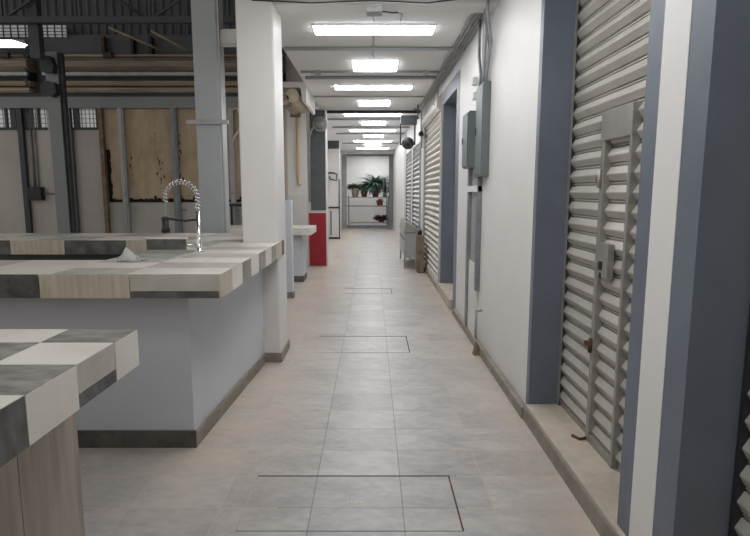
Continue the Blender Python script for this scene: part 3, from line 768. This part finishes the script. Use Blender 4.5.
struct('wall_left', MB().box(-11.2, -11, -4, 11.2, 0, 1.2, 'hallwall'))
struct('trim_2', MB().box(-11, -0.88, 11.1, 11.25, 4.1, 4.5, 'darkgrey'))
ln = MB().box(-8.6, -1.66, 10.88, 10.98, 3.10, 3.31, 'colgrey').box(-8.6, -1.66, 10.86, 11.0, 3.31, 3.37, 'dark')
tag(ln.build('lintel_beam', origin=(-5, 10.94, 3.19)), 'long grey steel lintel beam above the hall back wall panels', 'beam')
def clerestory(name, x0, x1, nbar, mesh_):
    o = struct(name, MB().box(x0, x1, 11.10, 11.12, 2.74, 3.18, 'pane'))
    fr = MB().box(x0, x1, 10.96, 11.04, 2.70, 2.745, 'dark')
    fr.build('window_sill', o)
    b_ = MB()
    for i in range(nbar):
        xx = x0 + (x1 - x0) * (i + 0.5) / nbar
        b_.box(xx - 0.008, xx + 0.008, 11.02, 11.036, 2.745, 3.18, 'galv')
    for i in range(5):
        zz = 2.745 + 0.087 * i
        b_.box(x0, x1, 11.036, 11.05, zz - 0.006, zz + 0.006, 'galv')
    b_.build('window_bars', o)
    d = MB()
    for xx, ww in mesh_: d.box(xx, xx + ww, 10.97, 11.02, 2.745, 3.18, 'truss')
    d.build('mullions', o)
clerestory('window_1', -7.6, -6.33, 14, [(-7.5, 0.1), (-7.13, 0.04), (-7.02, 0.10), (-6.78, 0.12), (-6.62, 0.03), (-6.5, 0.03)])
clerestory('window_2', -6.0, -5.32, 9, [(-5.80, 0.11), (-5.36, 0.05)])

# shutter rolls over the lintel
def rolled(x0, x1, label):
    o = thing('rolled_shutter', label, 'shutter', ((x0 + x1) / 2, 10.9, 3.37), 'rolled shutters above the lintel')
    MB().prism([(11.08, 3.78), (10.82, 3.76), (10.74, 3.84), (10.72, 3.93), (10.78, 4.0), (11.08, 4.02)], x0, x1, 'tan', 'x').build('upper_roll', o)
    MB().prism([(11.08, 3.50), (10.80, 3.49), (10.76, 3.52), (10.78, 3.58), (11.08, 3.62)], x0, x1, 'tan_light', 'x').build('lower_band', o)
    MB().prism([(11.08, 3.37), (10.78, 3.37), (10.74, 3.40), (10.76, 3.455), (11.08, 3.47)], x0, x1, 'tan_light', 'x').build('bottom_band', o)
    MB().box(x0, x1, 10.72, 10.80, 3.665, 3.735, 'galv', 0.01).build('rail', o)
    MB().tube([(x0, 10.80, 4.045), (x1, 10.80, 4.045)], 0.022, 'tan_light').build('top_pipe', o)
    for xx in (x0 + 0.02, x1 - 0.06): MB().box(xx, xx + 0.04, 10.76, 11.08, 3.47, 4.06, 'dark').build('end_bracket', o)
rolled(-8.6, -6.48, 'tan rolled shutter above the lintel left of the dark column')
rolled(-6.2, -1.68, 'long tan rolled shutter above the lintel right of the dark column')
for i, xx in enumerate((-6.95, -5.02, -3.02)):
    tag(MB().box(xx, xx + 0.16, 10.70, 10.80, 3.99, 4.08, 'dark').build('pulley_block', origin=(xx, 10.75, 3.99)),
        ['small dark block on the left rolled shutter', 'small dark block on the long rolled shutter, beside the dark column', 'small dark block on the long rolled shutter, beside the blue grey column'][i], 'block', 'dark blocks on the rolled shutters')

# dark steel column
dc = thing('steel_column', 'dark steel column in front of the hall back wall at far left', 'column', (-5.35, 9.6, 0))
MB().box(-5.43, -5.22, 9.50, 9.53, 0, 3.80, 'colgrey').box(-5.43, -5.22, 9.62, 9.65, 0, 3.80, 'colgrey').box(-5.34, -5.31, 9.53, 9.62, 0, 3.80, 'colgrey').box(-5.215, -5.17, 9.55, 9.64, 0, 3.80, 'truss').build('shaft', dc)
MB().prism([(-5.43, 3.46), (-5.24, 3.44), (-5.21, 3.55), (-5.27, 3.70), (-5.37, 3.72), (-5.44, 3.62)], 9.36, 9.50, 'dark').build('upper_bracket', dc)
MB().prism([(-5.45, 3.10), (-5.28, 3.06), (-5.20, 3.12), (-5.22, 3.28), (-5.33, 3.31), (-5.45, 3.26)], 9.36, 9.50, 'dark').build('lower_bracket', dc)

# studs, posts and the beige board along the back wall
st = 'upright steel studs on the hall back wall'
studs = [(-6.86, 0.10, 'truss', 'dark stud at far left of the hall back wall, left of the switch box'), (-5.90, 0.08, 'darkgrey', 'dark stud just right of the dark steel column'),
         (-5.29, 0.08, 'brownpost', 'brown stud at the left end of the stained beige board'), (-4.91, 0.11, 'galv', 'galvanised stud across the left part of the beige board'),
         (-3.90, 0.12, 'galv_dark', 'dark stained stud across the middle of the beige board behind the tap'), (-2.78, 0.10, 'galv', 'stud at right end of the beige board beside the white column')]
for x, wd, mm, lab in studs:
    mb = MB().box(x, x + wd, 10.90, 10.98, 0, 3.10, mm, 0.004)
    if mm.startswith('galv'): mb.box(x + 0.03, x + wd - 0.03, 10.885, 10.90, 0, 3.10, mm); mb.box(x + wd, x + wd + 0.1, 10.93, 10.96, 1.12, 1.17, mm)
    tag(mb.build('stud', origin=(x + wd / 2, 10.94, 0)), lab, 'stud', st)
bb = thing('stained_board', 'stained beige board with black grimy edges on the hall back wall', 'board', (-3.7, 10.97, 1.30))
MB().box(-5.21, -1.70, 10.985, 11.0, 1.34, 3.10, 'beige').build('panel', bb)
g = MB()
for i in range(90):
    xx = -5.19 + 3.45 * i / 90
    h = 0.03 + 0.035 * random.random() + (0.06 if random.random() > 0.85 else 0)
    g.box(xx, xx + 0.045, 10.975, 10.99, 1.30, 1.32 + h, 'grime')
for i in range(26):
    zz = 1.32 + 1.0 * i / 26
    g.box(-5.20, -5.15 + 0.03 * random.random(), 10.975, 10.99, zz, zz + 0.042, 'grime')
for i in range(40):
    xx = random.choice((-4.2, -4.15, -3.8, -3.78, -3.82, -4.75)) + random.uniform(-0.05, 0.05); zz = random.uniform(1.5, 2.7); s_ = random.uniform(0.01, 0.025)
    g.box(xx, xx + s_, 10.980, 10.986, zz, zz + s_ * 2.5, 'rust')
g.build('grime_edge', bb)['kind'] = 'stuff'
sw = thing('switch_box', 'small black switch box with a pipe on the hall back wall', 'box', (-6.6, 10.98, 1.34))
MB().box(-6.73, -6.48, 10.86, 11.0, 1.34, 1.60, 'black', 0.01).build('body', sw)
MB().tube([(-6.65, 10.97, 1.60), (-6.65, 10.97, 3.0)], 0.02, 'galv_dark').build('riser', sw)
MB().tube([(-6.57, 10.97, 1.60), (-6.57, 10.97, 3.0)], 0.014, 'galv_dark').build('riser', sw)
MB().tube([(-6.48, 10.94, 1.47), (-6.20, 10.97, 1.47), (-6.18, 10.97, 1.7)], 0.014, 'galv_dark').build('side_pipe', sw)
tb = thing('side_table', 'small dark metal table seen between the two columns', 'table', (-2.55, 10.5, 0))
MB().box(-2.80, -2.25, 10.3, 10.75, 1.23, 1.28, 'dark', 0.004).build('tabletop', tb)
for (xx, yy) in ((-2.74, 10.34), (-2.34, 10.34), (-2.74, 10.70), (-2.34, 10.70)): MB().box(xx, xx + 0.035, yy, yy + 0.035, 0, 1.23, 'dark').build('leg', tb)
MB().box(-2.78, -2.28, 10.32, 10.74, 0.62, 0.74, 'dark').build('lower_shelf', tb)
pipe('hose', [(-2.76, 10.93, 3.05), (-2.6, 10.9, 3.1), (-2.5, 10.9, 2.95), (-2.55, 10.9, 2.7), (-2.68, 10.92, 2.55), (-2.72, 10.93, 2.4)], 0.028, 'cream', 'cream hose looped high on the wall between the two columns', 'hose')

# roof of the hall
def roof_z(y): return 6.3 + (11.3 - y) * 0.12
def corrugated(name, x0, x1, pitch, pts):
    # pts: two (y, z) edges the ribs run between; ribs stand out along the sheet's normal
    mb = MB(); n = int((x1 - x0) / pitch)
    (ya, za), (yb, zb) = pts
    d = Vector((0, yb - ya, zb - za)).normalized(); nrm = Vector((0, -d.z, d.y))
    r_ = [[], []]
    for i in range(n * 4 + 1):
        xx = x0 + (x1 - x0) * i / (n * 4); o_ = nrm * (0.02 if (i % 4) in (0, 1) else -0.02)
        r_[0].append(mb.bm.verts.new(Vector((xx, ya, za)) + o_)); r_[1].append(mb.bm.verts.new(Vector((xx, yb, zb)) + o_))
    for i in range(n * 4): mb.face([r_[0][i], r_[0][i + 1], r_[1][i + 1], r_[1][i]], 'roof')
    return struct(name, mb)
corrugated('trim_3', -11.0, -0.9, 0.16, [(11.27, 4.45), (11.27, 6.4)])
corrugated('roof', -11.0, -0.9, 0.16, [(11.3, roof_z(11.3)), (-4.0, roof_z(-4.0))])
struct('trim_4', MB().box(-1.0, -0.88, -4, 11.3, CZ + 0.18, 6.3, 'hallwall'))
sk_ = MB()
sk_.box(-7.6, -5.85, 11.02, 11.06, 4.44, 4.66, 'sky_pane')
w3 = struct('window_3', sk_)
gl = MB()
for i in range(13): gl.box(-7.6 + i * 0.14, -7.585 + i * 0.14, 11.0, 11.03, 4.43, 4.67, 'truss')
for i in range(4): gl.box(-7.6, -5.85, 11.0, 11.03, 4.47 + i * 0.06, 4.478 + i * 0.06, 'truss')
gl.build('window_grid', w3)
# truss across the hall
tr = thing('roof_truss', 'dark steel roof truss across the top of the hall', 'truss', (-5, 9.0, 4.1))
MB().box(-9.5, -1.0, 8.95, 9.05, 4.10, 4.19, 'truss').build('bottom_chord', tr)
MB().box(-9.5, -1.0, 8.95, 9.05, 4.85, 4.93, 'truss').build('top_chord', tr)
xs = [-9.2 + 1.15 * i for i in range(8)]
for i in range(7):
    za, zb = (4.14, 4.88) if i % 2 else (4.88, 4.14)
    MB().tube([(xs[i], 9.0, za), (xs[i + 1], 9.0, zb)], 0.025, 'truss', 6).build('web_diagonal', tr)
for x in xs: MB().box(x - 0.02, x + 0.02, 8.98, 9.02, 4.15, 4.88, 'truss').build('web_post', tr)
tr2 = thing('roof_post', 'upright steel post above the dark column at top left', 'post', (-5.5, 9.13, 3.60))
MB().box(-5.40, -5.24, 9.06, 9.2, 3.60, 6.5, 'truss').build('shaft', tr2)
for i, (a, b_, lab) in enumerate([((-4.65, 10.2, 4.38), (-3.9, 10.9, 4.12), 'pale diagonal brace at the top of the hall, left one'), ((-3.9, 10.2, 4.32), (-3.35, 10.9, 4.08), 'pale diagonal brace at the top of the hall, right one')]):
    tag(MB().tube([a, b_], 0.022, 'tan_light', 6).build('brace', origin=b_), lab, 'brace', 'diagonal braces under the hall roof')
for i, x in enumerate((-5.15, -4.6, -4.25, -3.35, -2.95)):
    tag(MB().box(x, x + 0.05, 10.95, 11.09, 4.06, 4.44, 'rust' if i == 0 else 'dark').build('short_post', origin=(x, 11.0, 4.06)),
        ['rusty short post above the long rolled shutter', 'first dark short post right of the rusty one above the rolled shutter', 'second dark short post right of the rusty one', 'short post above the shutter, second from the blue grey column', 'short post above the shutter beside the blue grey column'][i], 'post', 'short posts above the rolled shutters')
# lit lamp in the hall
hl = thing('hall_lamp', 'bright lit lamp panel high at the upper left edge', 'lamp', (-6.75, 10.6, 4.13))
MB().prism([(-7.5, 4.15), (-6.42, 4.15), (-6.36, 4.19), (-6.62, 4.27), (-7.5, 4.27)], 10.60, 10.625, 'hall_lamp').build('diffuser', hl)
MB().box(-7.5, -6.4, 10.625, 10.68, 4.13, 4.29, 'darkgrey').build('housing', hl)
MB().box(-6.90, -6.86, 10.57, 10.60, 4.08, 4.45, 'truss').build('hanger', hl)

# ------------------------------------------------------------------ sink, tap, panel and film on the counter
sk = thing('sink', 'stainless steel sink set into the U shaped counter', 'sink', (-1.48, 3.68, ZB))
s1 = MB()
a = (HX0 - 0.02, HX1 + 0.02, HY0 - 0.02, HY1 + 0.02); zt = ZB + 0.005
hx0, hx1, hy0, hy1 = HX0 + 0.025, HX1 - 0.025, HY0 + 0.025, HY1 - 0.025
s1.box(a[0], a[1], a[2], hy0, ZB, zt, 'stainless').box(a[0], a[1], hy1, a[3], ZB, zt, 'stainless').box(a[0], hx0, hy0, hy1, ZB, zt, 'stainless').box(hx1, a[1], hy0, hy1, ZB, zt, 'stainless')
s1.build('rim', sk)
s2 = MB()
s2.box(hx0 - 0.003, hx0, hy0, hy1, ZB - 0.16, ZB + 0.002, 'stainless').box(hx1, hx1 + 0.003, hy0, hy1, ZB - 0.16, ZB + 0.002, 'stainless')
s2.box(hx0, hx1, hy0 - 0.003, hy0, ZB - 0.16, ZB + 0.002, 'stainless').box(hx0, hx1, hy1, hy1 + 0.003, ZB - 0.16, ZB + 0.002, 'stainless').box(hx0, hx1, hy0, hy1, ZB - 0.163, ZB - 0.16, 'stainless')
s2.build('bowl', sk)
MB().lathe([(0.035, 0.0), (0.035, 0.004), (0.0, 0.005)], (-1.48, 3.68, ZB - 0.16), 'dark', 14).build('drain', sk)

FX, FY = -1.245, 3.95
fc = thing('kitchen_tap', 'tall chrome spring neck tap beside the sink', 'tap', (FX, FY, ZB))
MB().lathe([(0.032, 0.0), (0.032, 0.012), (0.022, 0.02), (0.022, 0.09), (0.018, 0.10), (0.014, 0.105), (0.014, 0.30), (0.0, 0.30)], (FX, FY, ZB), 'chrome', 18).build('riser', fc)
MB().tube([(FX - 0.02, FY, ZB + 0.045), (FX - 0.075, FY - 0.02, ZB + 0.055), (FX - 0.10, FY - 0.03, ZB + 0.06)], [0.014, 0.012, 0.009], 'chrome', 10).build('lever', fc)
pts = []
cxm = FX - 0.115; rad = 0.115
for i in range(13):
    pts.append((FX, FY, ZB + 0.30 + 0.085 * i / 12))
for i in range(1, 30):
    a_ = PI * i / 30 * 0.98
    pts.append((cxm + rad * math.cos(a_), FY, ZB + 0.385 + 0.115 * math.sin(a_)))
for i in range(10):
    pts.append((FX - 0.228 - 0.007 * i / 9, FY, ZB + 0.375 - 0.13 * i / 9))
MB().tube(pts, 0.0065, 'galv', 8).build('hose', fc)
# helical spring round the hose
sp_ = []
tot = [0]
for i in range(1, len(pts)): tot.append(tot[-1] + (Vector(pts[i]) - Vector(pts[i - 1])).length)
turns = 19; nseg = turns * 11
lim = tot[-1] * 0.80
for k_ in range(nseg + 1):
    d = lim * k_ / nseg
    i = max(j for j in range(len(tot)) if tot[j] <= d + 1e-9); i = min(i, len(pts) - 2)
    f = (d - tot[i]) / (tot[i + 1] - tot[i])
    p = Vector(pts[i]).lerp(Vector(pts[i + 1]), f); tn = (Vector(pts[i + 1]) - Vector(pts[i])).normalized()
    bnorm = Vector((0, 1, 0)); nn = tn.cross(bnorm)
    an = 2 * PI * turns * k_ / nseg
    sp_.append(p + (nn * math.cos(an) + bnorm * math.sin(an)) * 0.018)
MB().tube(sp_, 0.0042, 'chrome', 5).build('spring', fc)
MB().lathe([(0.012, 0.0), (0.024, -0.01), (0.024, -0.075), (0.031, -0.085), (0.031, -0.115), (0.0, -0.118)], (FX - 0.236, FY, ZB + 0.255), 'black', 14).build('spray_head', fc)
MB().tube([(FX, FY, ZB + 0.235), (FX - 0.10, FY, ZB + 0.225), (FX - 0.215, FY, ZB + 0.24)], 0.008, 'dark', 8).lathe([(0.024, -0.012), (0.028, 0.0), (0.024, 0.012)], (FX - 0.236, FY, ZB + 0.24), 'dark', 14).build('holder_arm', fc)

pan = thing('backsplash_panel', 'dark grey upright panel behind the sink with a pale top edge', 'panel', (-1.47, 3.905, ZB))
MB().box(-1.605, -1.325, 3.898, 3.915, ZB + 0.022, ZB + 0.098, 'tile_d', 0.002).build('dark_face', pan)
MB().box(-1.61, -1.32, 3.895, 3.935, ZB + 0.098, ZB + 0.112, 'tile_w', 0.002).build('top_edge', pan)
MB().box(-1.61, -1.32, 3.895, 3.935, ZB, ZB + 0.022, 'steel', 0.002).build('foot', pan)
film = MB()
random.seed(3)
gx, gy = 9, 7
V = [[film.bm.verts.new((-1.57 + 0.14 * i / (gx - 1) + random.uniform(-.008, .008), 3.36 + 0.11 * j / (gy - 1), ZB + 0.004 + max(0.0, (0.065 * math.exp(-((i - 2.2) / 1.5) ** 2) + random.uniform(0, 0.022)) * math.sin(PI * (j + 0.3) / gy)))) for j in range(gy)] for i in range(gx)]
for i in range(gx - 1):
    for j in range(gy - 1): film.face([V[i][j], V[i + 1][j], V[i + 1][j + 1], V[i][j + 1]], 'plastic')
fo = film.build('plastic_film', origin=(-1.50, 3.41, ZB))
md = fo.modifiers.new('thickness', 'SOLIDIFY'); md.thickness = 0.002; md.offset = 1
tag(fo, 'crumpled clear plastic film lying on the counter left of the sink', 'film')

# ------------------------------------------------------------------ end of the corridor: gate, rack and plants
gt = thing('metal_gate', 'grey steel gate frame across the end of the corridor', 'gate', (-0.1, 23.1, 0))
MB().box(-1.25, -1.05, 23.05, 23.15, 0, 3.04, 'galv', 0.005).build('gate_post', gt)
MB().box(0.70, 0.88, 23.05, 23.15, 0, 3.04, 'galv_dark', 0.005).build('gate_post', gt)
MB().box(-1.05, 0.70, 23.05, 23.15, 2.96, 3.04, 'galv_dark').build('header', gt)
MB().box(-1.05, 0.70, 23.06, 23.14, 0.0, 0.12, 'galv_dark').build('bottom_rail', gt)
MB().tube([(0.62, 23.1, 0.12), (0.62, 23.1, 2.05), (0.48, 23.1, 2.05), (0.48, 23.1, 1.3)], 0.022, 'galv_dark').build('bent_bar', gt)
MB().tube([(-1.05, 23.1, 0.92), (0.70, 23.1, 0.92)], 0.025, 'galv').build('cross_bar', gt)
rk = thing('plant_rack', 'metal rack of shelves carrying the potted plants', 'rack', (-0.1, 23.7, 0))
for (xx, yy) in ((-1.02, 23.45), (0.68, 23.45), (-1.02, 23.95), (0.68, 23.95)): MB().box(xx, xx + 0.04, yy, yy + 0.04, 0, 1.33, 'steel').build('leg', rk)
MB().box(-1.02, 0.72, 23.45, 23.99, 1.25, 1.29, 'steel').build('shelf', rk)
MB().box(0.05, 0.72, 23.45, 23.99, 0.88, 0.92, 'steel').build('shelf', rk)
MB().box(-1.02, 0.72, 23.45, 23.99, 0.18, 0.22, 'steel').build('shelf', rk)

def plant(name, label, x, y, z, pr, ph, pm, lm, n, L, spread, up, wd=0.045, group='potted plants at the end of the corridor'):
    o = thing(name, label, 'plant', (x, y, z), group)
    MB().lathe([(0.0, 0.0), (pr * 0.72, 0.0), (pr, ph * 0.85), (pr * 1.1, ph * 0.86), (pr * 1.1, ph), (pr * 0.92, ph), (pr * 0.9, ph * 0.93), (0.0, ph * 0.93)], (x, y, z), pm, 18).build('pot', o)
    MB().lathe([(pr * 0.89, ph * 0.935), (0.0, ph * 0.96)], (x, y, z), 'soil', 14).build('soil', o)
    mb = MB()
    for i in range(n):
        a_ = random.uniform(0, 2 * PI); l = L * random.uniform(0.55, 1.1); e0 = random.uniform(0.35, 1.45) * up
        d = Vector((math.cos(a_), math.sin(a_) * 0.75, 0)); side = Vector((-d.y, d.x, 0)).normalized()
        p = Vector((x, y, z + ph * 0.93)) + d * pr * 0.3 * random.random()
        prev = None; seg = 6
        for k_ in range(seg + 1):
            f = k_ / seg
            ww = wd * math.sin(PI * min(1, 0.12 + 0.86 * f)) * (1 if k_ < seg else 0.1)
            sag = Vector((0, 0, -0.05 * L))
            q = [mb.bm.verts.new(p - side * ww / 2 + Vector((0, 0, ww * 0.25))), mb.bm.verts.new(p), mb.bm.verts.new(p + side * ww / 2 + Vector((0, 0, ww * 0.25)))]
            if prev:
                mb.face([prev[0], prev[1], q[1], q[0]], lm, True); mb.face([prev[1], prev[2], q[2], q[1]], lm, True)
            prev = q
            ang = e0 - f * 1.5 * spread
            p = p + (d * math.cos(ang) + Vector((0, 0, math.sin(ang)))) * (l / seg)
            p.z = max(p.z, z + 0.01)
    mb.build('foliage', o, recalc=False)
    return o
random.seed(11)
plant('potted_plant', 'bushy low plant in a pale pot at the left end of the rack', -0.72, 23.72, 1.29, 0.17, 0.36, 'potwhite', 'leaf_o', 110, 0.42, 0.8, 0.8, 0.09)
plant('potted_plant', 'small plant in a striped brown pot between the pale pot and the big fern', -0.33, 23.72, 1.29, 0.15, 0.34, 'potbrown', 'leaf_o', 90, 0.40, 0.8, 0.9, 0.085)
plant('potted_plant', 'large blue green fern spilling over the rack shelf', 0.15, 23.68, 1.29, 0.16, 0.30, 'potbrown', 'leaf_b', 320, 1.0, 1.2, 1.12, 0.08)
plant('potted_plant', 'terracotta potted plant on the middle shelf under the fern', 0.33, 23.66, 0.92, 0.15, 0.22, 'terracotta', 'leaf_o', 26, 0.16, 0.8, 0.9, 0.05)
plant('potted_plant', 'purple leaved plant on the lowest shelf of the rack', 0.40, 23.66, 0.22, 0.15, 0.12, 'potbrown', 'leaf_r', 150, 0.40, 0.9, 0.75, 0.08)
plant('potted_plant', 'slim pale green plant at the right end of the rack', 0.56, 23.76, 1.29, 0.09, 0.16, 'potwhite', 'leaf_o', 30, 0.42, 0.4, 1.05, 0.035)

# ------------------------------------------------------------------ camera, world, view
cam = bpy.data.cameras.new('camera')
co = bpy.data.objects.new('camera', cam); C.objects.link(co)
co.location = (0, 0, 1.5)
F, CX, HY = 550.0, 372.0, 192.0
pitch = math.atan((268 - HY) / F)
co.rotation_euler = (PI / 2 - pitch, 0, 0)
cam.sensor_fit = 'HORIZONTAL'; cam.sensor_width = 36.0
cam.lens = 36.0 * F / 750.0
cam.shift_x = (375 - CX) / 750.0
cam.clip_start = 0.05; cam.clip_end = 200
S.camera = co

wd = bpy.data.worlds.new('world'); S.world = wd
wd.use_nodes = True
bg = wd.node_tree.nodes['Background']
bg.inputs['Color'].default_value = (1.0, 0.965, 0.92, 1); bg.inputs['Strength'].default_value = 0.74

S.view_settings.view_transform = 'Standard'
S.view_settings.look = 'None'
S.view_settings.gamma = 1.0
S.view_settings.use_curve_mapping = False
S.view_settings.exposure = 0.1
